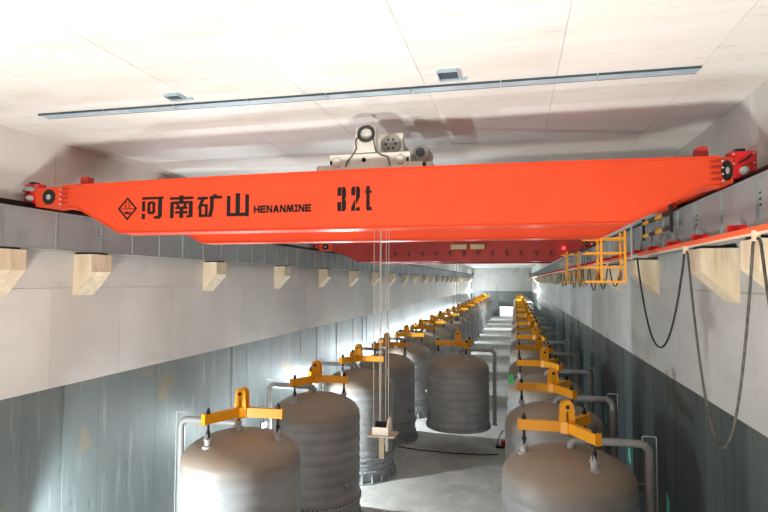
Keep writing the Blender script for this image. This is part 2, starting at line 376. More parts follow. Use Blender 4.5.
def lettering(par, yf):
    y0, y1 = yf-0.006, yf
    # company mark: diamond outline with a small sprig over a bar
    m = MB(); cx, cz, rx, rz = -8.05, 10.675, 0.235, 0.245
    def ring(k0, k1):
        o = [(0,1),(1,0),(0,-1),(-1,0)]
        for i in range(4):
            a, b = o[i], o[(i+1) % 4]
            m.prism([(cx+a[0]*rx*k0, cz+a[1]*rz*k0), (cx+b[0]*rx*k0, cz+b[1]*rz*k0), (cx+b[0]*rx*k1, cz+b[1]*rz*k1), (cx+a[0]*rx*k1, cz+a[1]*rz*k1)], 'y', y0, y1)
    ring(1.02, 0.80)
    m.box(cx-0.17, cx+0.17, y0, y1, cz-0.008, cz+0.008)
    for sx in (-1, 1):
        m.prism([(cx+sx*0.02, cz+0.02), (cx+sx*0.04, cz+0.02), (cx+sx*0.075, cz+0.085), (cx+sx*0.055, cz+0.095)], 'y', y0, y1)
        m.prism([(cx+sx*0.015, cz+0.10), (cx+sx*0.03, cz+0.10), (cx+sx*0.045, cz+0.145), (cx+sx*0.03, cz+0.15)], 'y', y0, y1)
    m.prism([(cx-0.09, cz-0.05), (cx-0.045, cz-0.085), (cx, cz-0.05), (cx+0.045, cz-0.085), (cx+0.09, cz-0.05), (cx+0.07, cz-0.115), (cx-0.07, cz-0.115)], 'y', y0, y1)
    m.build('emblem', 'ink', par)
    for nm, st, x, w in (('he', HE, -7.70, 0.53), ('nan', NAN, -7.02, 0.55), ('kuang', KUANG, -6.37, 0.56), ('shan', SHAN, -5.70, 0.49)):
        m = MB(); strokes(m, st, x, 10.92, w, 0.475, y0, y1); m.build('painted_character', 'ink', par)
    x = -5.10
    for c in 'HENANMINE':
        w = 0.125 if c not in 'MI' else (0.16 if c == 'M' else 0.07)
        if c == 'A': w = 0.135
        m = MB(); strokes(m, LET[c], x, 10.655, w, 0.15, y0, y1); m.build('painted_letter', 'ink', par)
        x += w + 0.014
    # 32t in stencil figures
    zt, h = 10.965, 0.47
    three = [[(0.12,0.0),(0.45,0.0),(0.45,0.36),(0.0,0.36),(0.0,0.1)], [(0.52,0.0),(0.86,0.0),(1,0.1),(1,0.40),(0.88,0.5),(1,0.6),(1,0.9),(0.86,1.0),(0.52,1.0)], [(0.0,0.62),(0.45,0.62),(0.45,1.0),(0.12,1.0),(0,0.9)]]
    two = [[(0.12,0.0),(0.45,0.0),(0.45,0.36),(0.0,0.36),(0.0,0.1)], [(0.55,0.0),(0.86,0.0),(1,0.1),(1,0.42),(0.62,0.72),(0.55,0.72)], [(0.0,1.0),(0.0,0.86),(0.42,0.52),(0.45,0.52),(0.45,1.0)], [(0.55,0.88),(1.0,0.84),(1.0,1.0),(0.55,1.0)]]
    tee = [(0.15,0.65,0.0,0.9),(0.0,0.95,0.18,0.28),[(0.15,0.85),(0.65,0.85),(0.95,0.86),(0.95,1.0),(0.3,1.0),(0.15,0.93)]]
    for st, x, w in ((three, -3.335, 0.175), (two, -3.055, 0.175), (tee, -2.775, 0.135)):
        m = MB(); strokes(m, st, x, zt, w, h, y0, y1); m.build('painted_figure', 'ink', par)

# ------------------------------------------------------------------ overhead crane
GZ0, GZ1 = 10.17, 11.26
def main_girder(crane, y0, y1, paint='crane_orange', writing=False):
    xa, xb = -9.72, 3.32
    def poly(d=0.0, top=0.0):
        p = [(xa, 10.76-d), (-9.33, 10.74-d), (-8.22, GZ0-d), (1.92, GZ0-d), (3.06, 10.74-d), (xb, 10.76-d), (xb, GZ1-0.04)]
        for k in range(1, 12):                                        # camber of the top edge
            x = xb + (xa-xb)*k/12; p.append((x, GZ1-0.04+0.06*math.sin(PI*k/12)+top))
        p.append((xa, GZ1-0.04)); return p
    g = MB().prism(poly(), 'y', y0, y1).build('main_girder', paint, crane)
    # bottom and top flange plates, a little wider than the box
    m = MB(); pts = [(xa, 10.76), (-9.33, 10.74), (-8.22, GZ0), (1.92, GZ0), (3.06, 10.74), (xb, 10.76)]
    for a, b in zip(pts[:-1], pts[1:]):
        m.prism([(a[0], a[1]), (b[0], b[1]), (b[0], b[1]-0.022), (a[0], a[1]-0.022)], 'y', y0-0.025, y1+0.025)
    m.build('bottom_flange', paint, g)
    m = MB()
    for k in range(12):
        xs = [xb + (xa-xb)*q/12 for q in (k, k+1)]; zs = [GZ1-0.04+0.06*math.sin(PI*q/12) for q in (k, k+1)]
        m.prism([(xs[0], zs[0]), (xs[1], zs[1]), (xs[1], zs[1]+0.02), (xs[0], zs[0]+0.02)], 'y', y0-0.03, y1+0.03)
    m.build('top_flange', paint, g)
    MB().box(-9.6, 3.2, (y0+y1)/2-0.03, (y0+y1)/2+0.03, GZ1+0.015, GZ1+0.045).build('trolley_rail', 'rail_dark', g)
    if writing: lettering(g, y0)
    # bolted splice plates at both ends with gusset ribs
    for x, s in ((xa, -1), (xb, 1)):
        m = MB()
        for q in range(4): m.prism([(x, 10.86+0.1*q), (x-s*0.16, 10.845+0.1*q), (x, 10.83+0.1*q)], 'y', y0-0.04, y0)
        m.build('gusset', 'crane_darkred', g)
        m = MB()
        for q in range(4): m.lathe([(0.016, 0), (0.016, 0.03)], 6, M=Matrix.Translation((x+s*0.02, y0-0.03, 10.82+0.11*q)) @ Matrix.Rotation(PI/2, 4, 'X'))
        m.build('splice_bolts', 'socket_pale', g)['kind'] = 'stuff'
    # red stub posts on the top edge
    for x in (-9.27, 3.09):
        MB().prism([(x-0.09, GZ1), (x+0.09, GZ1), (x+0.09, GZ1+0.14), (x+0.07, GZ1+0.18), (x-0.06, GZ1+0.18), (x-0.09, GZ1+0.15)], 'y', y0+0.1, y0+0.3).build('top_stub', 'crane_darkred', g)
    return g

def end_carriage(crane, side, ya, yb):
    s = side; xr = RLX if s < 0 else RRX
    xj = -9.72 if s < 0 else 3.32                 # bolted joint with the girders
    z0, z1 = 10.86, 11.24
    e = MB().box(xr-0.17, xr+0.17, ya-0.02, yb+0.3, z0+0.03, z1).build('end_carriage', 'crane_orange', crane)
    xi = xr - s*0.17                              # inner face of the carriage
    m = MB()
    for (yy, d) in ((ya, -1), (yb, 1)):           # splayed link plates between girder and carriage
        q = [(xj, yy+0.0), (xi, yy+d*0.12), (xi, yy-d*0.35), (xj, yy-d*0.55)]
        if d < 0: q = [(xj, yy-0.34), (xi, yy-0.28), (xi, yy+0.5), (xj, yy+0.2)]
        MB().prism(q, 'z', z0-0.06, z1-0.02).build('link_box', 'crane_orange', e)
    # round dark opening in the front link plate
    a = Vector((xj, ya-0.34, 0)); b = Vector((xi, ya-0.28, 0)); t = (b-a).normalized(); n = Vector((t.y, -t.x, 0))
    if n.y > 0: n = -n
    c = (a+b)/2 + Vector((0, 0, 11.0)) + t*0.0
    rr = min(0.185, (b-a).length*0.44)
    M = Matrix.Translation(c) @ Matrix(((t.x, 0, n.x, 0), (t.y, 0, n.y, 0), (0, 1, 0, 0), (0, 0, 0, 1)))
    h = MB().lathe([(0.17, 0), (0.17, 0.012), (0.12, 0.016), (0.11, 0.01)], 24, M=M @ Matrix.Diagonal((rr/0.17, 1, 1, 1))).build('round_cover', 'black_steel', e, True)
    MB().lathe([(0.06, 0.012), (0.06, 0.03), (0.03, 0.05)], 12, M=M @ Matrix.Diagonal((rr/0.17, 1, 1, 1))).build('shaft_end', 'motor_grey', h, True)
    for (yy, d) in ((ya-0.02, -1), (yb+0.3, 1)):
        y_a, y_b = sorted((yy, yy+d*0.22))
        cap = MB().prism([(xr-0.2, 11.33), (xr+0.2, 11.33), (xr+0.2, 10.98), (xr+s*-0.12, 10.86), (xr-s*0.2 if False else xr-0.2, 10.92)], 'y', y_a, y_b).build('end_cap', 'crane_red', e, bevel=0.012)
        yf = yy + d*0.22
        MB().lathe([(0.07, 0), (0.07, 0.05), (0.045, 0.11), (0.02, 0.13)], 14, M=Matrix.Translation((xr, yf, 11.0)) @ Matrix.Rotation(-d*PI/2, 4, 'X')).build('buffer', 'socket_pale', cap, True)
        m = MB()
        for q in ((-0.15, 11.28), (0.15, 11.28), (-0.15, 11.12), (0.15, 11.12)):
            m.lathe([(0.016, 0), (0.016, 0.02)], 6, M=Matrix.Translation((xr+q[0], yf, q[1])) @ Matrix.Rotation(-d*PI/2, 4, 'X'))
        m.build('cap_bolts', 'socket_pale', cap)['kind'] = 'stuff'
        MB().tube([(xr-0.08, yf+d*0.03, 11.13), (xr+0.02, yf+d*0.05, 11.18), (xr+0.1, yf+d*0.04, 11.26)], 0.018, 6).build('cap_lever', 'black_steel', cap)
        MB().box(xr-0.1, xr+0.04, y_a+0.03, y_b-0.03, 11.33, 11.38).build('junction_box', 'black_steel', cap)
    # travelling wheels on the rail
    for yy in (ya+0.35, yb-0.05):
        MB().lathe([(0.10, -0.06), (0.16, -0.06), (0.16, -0.04), (0.15, -0.035), (0.15, 0.035), (0.16, 0.04), (0.16, 0.06), (0.10, 0.06)], 24, M=Matrix.Translation((xr, yy, GT+0.15+0.15)) @ Matrix.Rotation(PI/2, 4, 'Y')).build('wheel', 'black_steel', e, True)
    # drive motor on the far side
    MB().lathe([(0.11, 0), (0.13, 0.03), (0.13, 0.3), (0.08, 0.34)], 16, M=Matrix.Translation((xi, yb-0.5, 11.1)) @ Matrix.Rotation(-s*PI/2, 4, 'Y')).build('drive_motor', 'motor_grey', e, True)
    if s < 0:
        MB().lathe([(0.03, 0), (0.045, 0.03), (0.04, 0.1), (0.015, 0.13)], 12, M=Matrix.Translation((xr-0.2, ya-0.14, 11.21)) @ Matrix.Rotation(-PI/2, 4, 'Y')).build('warning_light', 'crane_red', e, True)
        MB().lathe([(0.055, 0), (0.055, 0.2)], 12, M=Matrix.Translation((xr-0.1, ya-0.28, 11.21)) @ Matrix.Rotation(PI/2, 4, 'Y')).build('limit_switch', 'motor_grey', e, True)

def cage(crane, x0, x1, y0, y1, z0, z1, xl):
    c = MB()
    for x in (x0, x1):
        for y in (y0, y1): c.cbox((x, y, (z0+z1)/2), (0.05, 0.05, z1-z0))
    k = c.build('maintenance_cage', 'cage_yellow', crane)
    n = 4
    for q in range(n):
        z = z0 + (z1-0.18-z0)*q/(n-1)
        m = MB()
        for y in (y0, y1): m.cbox(((xl+x1)/2, y, z), (x1-xl, 0.035, 0.035 if q else 0.05))
        for x in (x0, x1): m.cbox((x, (y0+y1)/2, z), (0.03, y1-y0, 0.03))
        m.build('cage_rail', 'cage_yellow', k)
    MB().box(xl, x1, y0, y1, z0-0.03, z0).build('cage_floor', 'cage_yellow', k)
    return k

def overhead_crane(y, lab, writing):
    cr = thing('overhead_crane', lab, 'crane', (0, 0, 0), 0, 'double girder overhead cranes')
    pt = 'crane_orange' if writing else 'crane_orange_shaded'  # farther girders carry their shade in the base colour
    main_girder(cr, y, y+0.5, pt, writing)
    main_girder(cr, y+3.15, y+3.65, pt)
    for s in (-1, 1): end_carriage(cr, s, y+0.34, y+3.65)
    return cr

crane1 = overhead_crane(10.0, 'near orange red double girder overhead crane with painted lettering and 32t', True)
cage(crane1, 1.98, 2.5, 13.66, 14.25, 9.15, 10.35, 1.62)
# striped guard rail along the right end
gr = MB()
for y in (12.8, 15.4): gr.cbox((3.28, y, 10.5), (0.06, 0.06, 0.56))
gr.bar((3.28, 12.8, 10.78), (3.28, 13.2, 11.0), 0.06, 0.06)
gr = gr.build('guard_rail', 'black_steel', crane1)
for z in (10.66, 10.33):
    for k in range(4):
        ya = 12.83 + 2.54*k/4
        MB().box(3.25, 3.31, ya, ya+2.54/4-0.004, z-0.04, z+0.04).build('stripe', 'cage_yellow' if k % 2 == 1 else 'black_steel', gr)
MB().tube([(3.1, 16.0, 10.7), (3.1, 16.0, 9.75)], 0.03, 8).tube([(3.1, 16.0, 9.86), (3.5, 16.0, 9.86)], 0.06, 10).build('collector_arm', 'socket_pale', crane1, True)

crane2 = overhead_crane(28.3, 'farther double girder overhead crane with shade painted in, seen beneath the near crane', False)
cage(crane2, 2.45, 3.0, 27.4, 28.2, 9.12, 10.6, 2.2)
for k in range(13):
    x = -6.9 + 0.72*k
    MB().cbox((x, 28.24, 10.62), (0.13, 0.1, 0.07)).cbox((x+0.03, 28.22, 10.52), (0.05, 0.05, 0.18)).build('festoon_clip', 'black_steel', crane2)
MB().lathe([(0.0, 0), (0.08, 0.0), (0.08, 0.1), (0.05, 0.15)], 12, c=(2.35, 28.15, 10.72)).build('warning_beacon', 'beacon_red', crane2, True)
for x0, x1 in ((-3.2, -2.4), (-2.2, -1.5)):
    MB().box(x0, x1, 28.02, 28.25, 10.78, 11.02).build('cable_crate', 'timber', crane2)

# ------------------------------------------------------------------ trolleys
def trolley(y, lab):
    t = thing('crane_trolley', lab, 'trolley', (-2.77, y+0.08, GZ1+0.045), 0, 'crane trolleys')
    y0, y1 = -1.7, 1.7
    fr = MB().box(-0.82, 0.82, y0+0.05, y0+0.35, 0.03, 0.36).box(-0.82, 0.82, y1-0.35, y1-0.05, 0.03, 0.36).box(-0.8, -0.5, y0+0.35, y1-0.35, 0.12, 0.34).box(0.5, 0.8, y0+0.35, y1-0.35, 0.12, 0.34).build('frame', 'trolley_cream', t, bevel=0.015)
    yf = y0+0.05
    def disc(x, z, r, d, mname, nm, par):
        return MB().lathe([(r, 0), (r, d*0.7), (r*0.7, d)], 20, M=Matrix.Translation((x, yf, z)) @ Matrix.Rotation(PI/2, 4, 'X')).build(nm, mname, par, True)
    for x in (-0.66, 0.62): disc(x, 0.2, 0.085, 0.05, 'trolley_cream', 'axle_cover', fr)
    for x in (-0.79, 0.77): MB().box(x-0.02, x+0.02, yf-0.012, yf, 0.16, 0.24).build('slot', 'ink', fr)
    disc(-0.11, 0.23, 0.045, 0.012, 'ink', 'hole', fr)
    for x in (-0.95, 0.92): MB().box(x-0.13, x+0.13, yf+0.02, yf+0.25, 0.05, 0.16).build('rail_sweep', 'trolley_cream', fr)
    for x in (-1.11, 1.05): MB().lathe([(0.045, 0), (0.045, 0.06)], 10, M=Matrix.Translation((x, yf+0.1, 0.11)) @ Matrix.Rotation(PI/2, 4, 'Y')).build('bumper', 'black_steel', fr, True)
    for x in (-0.66, 0.66):
        for yy in (-1.45, 1.45):
            MB().lathe([(0.13, -0.04), (0.13, 0.04)], 18, M=Matrix.Translation((x, yy, 0.13)) @ Matrix.Rotation(PI/2, 4, 'Y')).build('wheel', 'black_steel', t, True)
    MB().box(-0.5, 0.5, -0.42, 0.0, 0.15, 0.36).build('upper_sheave_block', 'trolley_cream', t, bevel=0.015)
    # tower carrying the cable ring
    tw = MB().prism([(-0.36, 0.38), (0.12, 0.38), (0.12, 0.9), (-0.27, 0.9), (-0.3, 0.72)], 'y', y0+0.06, y0+0.28).build('tower_plate', 'trolley_cream', t, bevel=0.02)
    ring = [(-0.06+0.15*math.cos(a), y0+0.02-0.01*math.sin(3*a), 0.74+0.14*math.sin(a)) for a in [2*PI*k/24 for k in range(25)]]
    MB().tube(ring, 0.034, 8, False).build('coiled_cable', 'cable_black', tw, True)
    for pts in ([(-0.2, 0.72), (-0.28, 0.62), (-0.26, 0.45), (-0.36, 0.3), (-0.46, 0.2), (-0.48, 0.1)], [(0.08, 0.7), (0.11, 0.5), (0.13, 0.4), (0.25, 0.3), (0.38, 0.26), (0.42, 0.1)]):
        MB().tube([(p[0], yf-0.02, p[1]) for p in pts], 0.012, 6).build('loose_cable', 'cable_black', tw, True)
    # rope drum with its square end bearing
    dr = MB().box(0.13, 0.6, y0+0.42, y0+0.6, 0.36, 0.83).build('drum_bearing', 'trolley_cream', t, bevel=0.02)
    MB().lathe([(0.2, 0), (0.2, 0.03), (0.15, 0.05), (0.06, 0.05)], 24, M=Matrix.Translation((0.36, y0+0.42, 0.6)) @ Matrix.Rotation(PI/2, 4, 'X')).build('bearing_cap', 'motor_grey', dr, True)
    m = MB()
    for q in range(6): m.cbox((0.36+0.1*math.cos(q*1.05), y0+0.36, 0.6+0.1*math.sin(q*1.05)), (0.035, 0.03, 0.035))
    m.build('cap_bolts', 'black_steel', dr)['kind'] = 'stuff'
    MB().lathe([(0.24, 0), (0.24, 0.06), (0.2, 0.07), (0.2, 1.8), (0.24, 1.82), (0.24, 1.9)], 28, M=Matrix.Translation((0.36, y0+0.6, 0.6)) @ Matrix.Rotation(-PI/2, 4, 'X')).build('rope_drum', 'motor_grey', t, True)
    MB().box(0.1, 0.65, 0.85, 1.3, 0.34, 0.86).build('gearbox', 'trolley_cream', t, bevel=0.03)
    # hoist motor standing out to the right
    mo = MB().lathe([(0.1, 0), (0.15, 0.03), (0.17, 0.06), (0.17, 0.5), (0.13, 0.55)], 22, M=Matrix.Translation((1.0, y0+0.22, 0.36)) @ Matrix.Rotation(-PI/2, 4, 'X')).build('hoist_motor', 'motor_grey', t, True)
    MB().lathe([(0.09, -0.03), (0.09, 0.02)], 18, M=Matrix.Translation((0.99, y0+0.22, 0.37)) @ Matrix.Rotation(PI/2, 4, 'X')).build('fan_cover', 'lamp_housing', mo, True)
    MB().box(0.8, 1.2, y0+0.3, y0+0.8, 0.05, 0.2).build('motor_foot', 'trolley_cream', mo)
    return t
trolley(11.83, 'cream hoist trolley with coiled cable on the near orange crane')
trolley(30.13, 'cream hoist trolley on the farther crane')

# ------------------------------------------------------------------ hook blocks with their ropes
def hook_block(x, y, z, ztop, lab, hooked=False):
    t = thing('hook_block', lab, 'hook block', (x, y, z), 0, 'hoist hook blocks')
    MB().box(-0.30, 0.30, -0.22, 0.22, 0.0, 0.035).build('base_plate', 'hook_tan', t)
    MB().box(-0.18, 0.12, -0.17, -0.14, 0.03, 0.2).build('side_plate', 'hook_cream', t)
    MB().box(-0.18, 0.12, 0.14, 0.17, 0.03, 0.2).build('side_plate', 'hook_cream', t)
    MB().prism([(-0.17, 0.03), (0.17, 0.03), (0.17, 0.34), (0.12, 0.38), (-0.05, 0.36), (-0.17, 0.24)], 'x', 0.12, 0.15).build('end_plate', 'hook_cream', t)
    MB().prism([(-0.17, 0.03), (0.17, 0.03), (0.17, 0.2), (-0.17, 0.2)], 'x', -0.2, -0.18).build('end_plate', 'hook_cream', t)
    for k in range(4):
        MB().lathe([(0.05, -0.022), (0.13, -0.022), (0.11, 0), (0.13, 0.022), (0.05, 0.022)], 18, M=Matrix.Translation((-0.13+0.07*k, 0, 0.17)) @ Matrix.Rotation(PI/2, 4, 'Y')).build('sheave', 'black_steel', t, True)
    sh = MB().box(-0.08, 0.03, -0.04, 0.04, -0.5, 0.0).build('shank', 'hook_tan', t)
    MB().box(0.06, 0.12, -0.03, 0.03, -0.34, 0.0).build('latch_bar', 'motor_grey', sh)
    pts = [(-0.025+0.11*math.cos(a), 0, -0.6+0.11*math.sin(a)) for a in [PI/2 - 2*PI*0.78*k/12 for k in range(13)]]
    if hooked: MB().tube([(-0.025, 0, -0.45)] + pts, [0.035]*9 + [0.033, 0.03, 0.025, 0.02, 0.012], 8).build('hook', 'hook_tan', sh, True)
    for dx, r in ((-0.215, 0.007), (-0.075, 0.010), (-0.05, 0.008), (0.06, 0.007), (0.12, 0.007)):
        MB().tube([(dx, 0.0, 0.15), (dx, 0.0, ztop-z)], r, 6).build('hoist_rope', 'rope', t)
    return t
hook_block(-2.82, 11.7, 5.80, 11.5, 'cream hook block hanging on ropes in front of the third left tank')
HXY = (-3.05, 30.0)
hook_block(HXY[0], HXY[1], 6.78, 11.5, 'small hook block hooked to the spreader of the tank hoisted in the aisle', True)

# ------------------------------------------------------------------ conductor bar and cables on the right side
bus = thing('conductor_bar', 'orange red conductor bar running along below the right runway girder', 'conductor bar', (3.3, 0, 9.88))
MB().box(-0.035, 0.035, 2.0, 144, -0.03, 0.055).build('bar_cover', 'busbar_orange', bus)
MB().box(-0.035, 0.035, 2.0, 144, -0.055, -0.03).build('contact_strip', 'busbar_pale', bus)
brm = MB().box(-0.02, 0.36, -0.03, 0.03, 0.055, 0.17).mesh('bracket', 'crane_red')
for k in range(40): link('bracket', brm, bus, (0, 4.3 + 1.78*k, 0))
def cable(y0, z0, y1, z1, yb, zb, x, label, m='cable_black', r=0.026, xo=0.0):
    pts = []
    e = 0.12; ya_, za_ = y0, z0
    zl, zr = z0, z1
    head = [(x, y0+e*math.sin(PI/2*k/5), z0-e*(1-math.cos(PI/2*k/5))) for k in range(5)]
    tail = [(x, y1-e*math.sin(PI/2*k/5), z1-e*(1-math.cos(PI/2*k/5))) for k in range(4, -1, -1)]
    y0, y1, z0, z1 = y0+e, y1-e, z0-e, z1-e
    for k in range(41):
        u = k/40
        y = y0 + (y1-y0)*u
        ub = (yb-y0)/(y1-y0)
        q = (u-ub)/(ub if u < ub else 1-ub)
        zt = z0 if u < ub else z1
        # steep sides and a rounded bottom
        yy = yb + math.copysign(abs(q)**0.72, q)*((yb-y0) if q < 0 else (y1-yb))
        pts.append((x+xo*math.sin(PI*u), yy, zb + (zt-zb)*abs(q)**1.5))
    pts = head + pts + tail; y0, z0 = ya_, za_
    t = thing('power_cable', label, 'cable', (x, y0, z0), 0, 'black cables slung along the right wall')
    for p in range(len(pts)): pts[p] = (pts[p][0]-x, pts[p][1]-y0, pts[p][2]-z0)
    MB().tube(pts, r, 8).build('sheath', m, t, True)
    MB().box(-0.04, 0.04, -0.05, 0.05, -0.03, 0.12).build('hanger_clamp', 'busbar_pale', t)
    return t
cable(8.60, 9.76, 11.80, 9.74, 10.15, 6.45, 3.28, 'longest black cable loop sagging down over the right wall cladding', 'cable_grey', 0.022)
cable(11.84, 9.74, 16.3, 9.8, 14.05, 7.62, 3.28, 'shorter black cable loop hanging left of the longest loop', 'cable_black', 0.024)
cable(5.4, 9.76, 8.56, 9.76, 7.0, 6.6, 3.28, 'black cable loop leaving the picture at the right edge', 'cable_grey', 0.022)
for k in range(11):
    ya = 18.5 + 2.6*k
    cable(ya, 9.75, ya+2.4, 9.75, ya+1.2, 9.0-0.12*(k % 3), 3.28, '%s small black cable loop past the yellow cages under the conductor bar' % ORD[k], 'cable_black', 0.022)

# ------------------------------------------------------------------ tanks
TR = 1.66; ZCYL = 4.10; ZTOP = 4.86
prof = [(TR-0.02, 1.05)]
z = 1.05
nb = 8
for k in range(nb*6+1):
    zz = 1.05 + (ZCYL-1.05)*k/(nb*6)
    ph = (k % 6)/6.0
    prof.append((TR + 0.03*math.sin(PI*ph) - 0.014 if 0 < ph < 1 else TR-0.018, zz))
for k in range(1, 15):
    a = PI/2*k/14
    prof.append((max(TR*math.cos(a), 0.01), ZCYL + (ZTOP-ZCYL)*math.sin(a)))
TANK_BODY = MB().lathe(prof, 56).mesh('body', 'tank_grey', True)
def dome_z(r): return ZCYL + (ZTOP-ZCYL)*math.sqrt(1-(r/TR)**2)
FLANGE = MB().lathe([(TR-0.05, 1.0), (TR+0.08, 1.0), (TR+0.08, 1.10), (TR-0.02, 1.13)], 56).mesh('body_flange', 'tank_grey', True)
def bolts(r, z, n, h):
    m = MB()
    for k in range(n):
        a = 2*PI*k/n; m.lathe([(0.022, 0), (0.022, h)], 5, c=(r*math.cos(a), r*math.sin(a), z))
    return m
BOLT1 = bolts(TR+0.05, 0.97, 64, 0.18).mesh('flange_bolts', 'bolt_blue')
SKIRT = MB().lathe([(TR+0.0, 0.03), (TR+0.0, 0.44), (TR+0.07, 0.44), (TR+0.07, 0.5), (TR+0.01, 0.52), (TR+0.01, 0.74), (TR+0.03, 0.75), (TR+0.03, 0.79), (TR+0.0, 0.8), (TR+0.0, 1.0)], 56).mesh('skirt', 'skirt_grey', True)
BASE = MB().lathe([(TR-0.3, 0), (TR+0.22, 0), (TR+0.22, 0.045), (TR-0.3, 0.045)], 56).mesh('base_ring', 'skirt_grey', True)
BOLT2 = bolts(TR+0.045, 0.41, 48, 0.13).mesh('skirt_bolts', 'bolt_blue')
g_ = MB().prism([(TR-0.01, 0.045), (TR+0.2, 0.045), (TR+0.2, 0.12), (TR+0.06, 0.44), (TR-0.01, 0.44)], 'y', -0.02, 0.02)
GUSSET = g_.mesh('gusset', 'skirt_grey')
NOZ = 1.08
nz0 = dome_z(NOZ)
SOCKET = MB().lathe([(0.15, -0.09), (0.15, 0.0), (0.105, 0.01), (0.09, 0.02), (0.09, 0.15), (0.115, 0.15), (0.115, 0.185), (0.03, 0.185)], 20, c=(NOZ, 0, nz0)).mesh('lifting_socket', 'socket_pale', True)
_s = MB()
for q in (-0.035, 0.035):
    _s.prism([(NOZ-0.11, nz0+0.185), (NOZ+0.11, nz0+0.185), (NOZ+0.03, nz0+0.34), (NOZ-0.03, nz0+0.34)], 'y', q-0.012, q+0.012)
CLEVIS = _s.mesh('clevis', 'socket_pale')
def arc(cx, cz, r, a0, a1, n=6):
    return [(cx + r*math.cos(a0+(a1-a0)*k/n), 0, cz + r*math.sin(a0+(a1-a0)*k/n)) for k in range(n+1)]
PX = 1.95
pz = 5.08
PIPE = MB().tube([(0.08, 0, 4.75)] + [(0.08, 0, 4.88)] + [(p[0], 0, p[2]) for p in arc(0.28, pz-0.2, 0.2, PI, PI/2)] + [(0.8, 0, pz), (PX-0.22, 0, pz)] + arc(PX-0.22, pz-0.22, 0.22, PI/2, 0) + [(PX, 0, 3), (PX, 0, 1.15)], 0.098, 14).lathe([(0.16, 0), (0.16, 0.05)], 16, c=(PX, 0, 1.12)).mesh('riser_pipe', 'pipe_grey', True)
PIPE_FOOT = MB().tube([(PX, 0, 1.12), (PX, 0, 0.0)], 0.098, 14).mesh('pipe_foot', 'pipe_grey', True)
vx = PX+0.17
VENT = MB().tube([(vx, 0.0, 0.0), (vx, 0, 5.26), (vx-0.02, 0, 5.28), (vx-0.3, 0, 5.28), (vx-0.32, 0, 5.26), (vx-0.32, 0, 5.16)], 0.016, 6).mesh('vent_tube', 'socket_pale', True)
_t = MB()
for zz in (2.2, 3.85, 4.1): _t.tube([(TR-0.05, 0, zz), (vx, 0, zz)], 0.014, 6)
TIES = _t.mesh('pipe_tie', 'pipe_grey')
_t = MB().lathe([(0.09, 0), (0.09, 0.16), (0.15, 0.16), (0.15, 0.22), (0.05, 0.22)], 14, M=Matrix.Translation((0, -TR+0.02, 1.75)) @ Matrix.Rotation(PI/2, 4, 'X'))
SIDE_NOZ = _t.mesh('side_nozzle', 'motor_grey', True)

# lifting spreader meshes (three armed), arm along +x
AL = 1.22; AZ = 5.40
ARM = MB().box(0.0, AL, -0.075, 0.075, AZ-0.13, AZ+0.13).mesh('arm', 'spreader_yellow')
ARM_CAP = MB().box(AL, AL+0.02, -0.09, 0.09, AZ-0.145, AZ+0.145).mesh('arm_end_plate', 'spreader_yellow')
ROD = MB().tube([(NOZ, 0, nz0+0.2), (NOZ, 0, nz0+0.25), (NOZ, 0, nz0+0.36), (NOZ, 0, nz0+0.42), (NOZ, 0, AZ+0.13)], [0.05, 0.062, 0.06, 0.036, 0.034], 8).lathe([(0.06, 0), (0.06, 0.1), (0.03, 0.1), (0.03, 0.16)], 6, c=(NOZ, 0, AZ+0.13)).mesh('tie_rod', 'black_steel')
def lug_poly():
    p = [(-0.20, AZ+0.1), (0.20, AZ+0.1), (0.165, AZ+0.5)]
    for k in range(1, 10):
        a = PI*k/10; p.append((0.165*math.cos(a), AZ+0.52+0.16*math.sin(a)))
    p.append((-0.165, AZ+0.5)); return p
LUG = MB().prism(lug_poly(), 'y', -0.10, -0.06).mesh('lug_plate', 'spreader_yellow')
LUG2 = MB().prism(lug_poly(), 'y', 0.06, 0.10).mesh('lug_plate', 'spreader_yellow')
PIN = MB().lathe([(0.05, -0.14), (0.05, 0.14)], 10, M=Matrix.Translation((0, 0, AZ+0.52)) @ Matrix.Rotation(PI/2, 4, 'X')).mesh('lug_pin', 'black_steel')
HUB = MB().lathe([(0.19, AZ-0.15), (0.19, AZ-0.13), (0.19, AZ+0.13), (0.19, AZ+0.15)], 6).mesh('hub_plate', 'spreader_yellow')
gusset_cap = MB().box(-0.02, 0.02, -0.10, 0.10, AZ+0.13, AZ+0.4).mesh('lug_rib', 'spreader_yellow')

def make_tank(x, y, row, lab, full=True, base=True, dz=0.0, group=None):
    left = row == 'left'
    t = thing('pressure_tank', lab, 'tank', (x, y, dz), 0, group)
    link('body', TANK_BODY, t)
    rot = PI if left else 0.0
    link('riser_pipe', PIPE, t, rotz=rot)
    if full:
        link('body_flange', FLANGE, t)
    if base:
        sk = link('skirt', SKIRT, t)
        if full:
            link('base_ring', BASE, sk)
            for k in range(24): link('gusset', GUSSET, sk, rotz=2*PI*(k+0.5)/24)
            b = link('skirt_bolts', BOLT2, sk); b['kind'] = 'stuff'
        p = link('pipe_foot', PIPE_FOOT, t, rotz=rot)
        if full: link('vent_tube', VENT, t, rotz=rot)
    elif full:
        vt = MB().tube([(vx, 0.0, 4.2), (vx, 0, 5.26), (vx-0.02, 0, 5.28), (vx-0.3, 0, 5.28), (vx-0.32, 0, 5.16)], 0.016, 6).build('vent_tube', 'socket_pale', t)
    if full:
        b = link('flange_bolts', BOLT1, t); b['kind'] = 'stuff'
        link('pipe_tie', TIES, t, rotz=rot)
        link('side_nozzle', SIDE_NOZ, t, rotz=math.radians(62 if left else -60))
    offs = [3, -117, 123] if left else [180, -60, 60]
    for a in offs:
        s = link('lifting_socket', SOCKET, t, rotz=math.radians(a))
        if full: link('clevis', CLEVIS, s)
    return offs
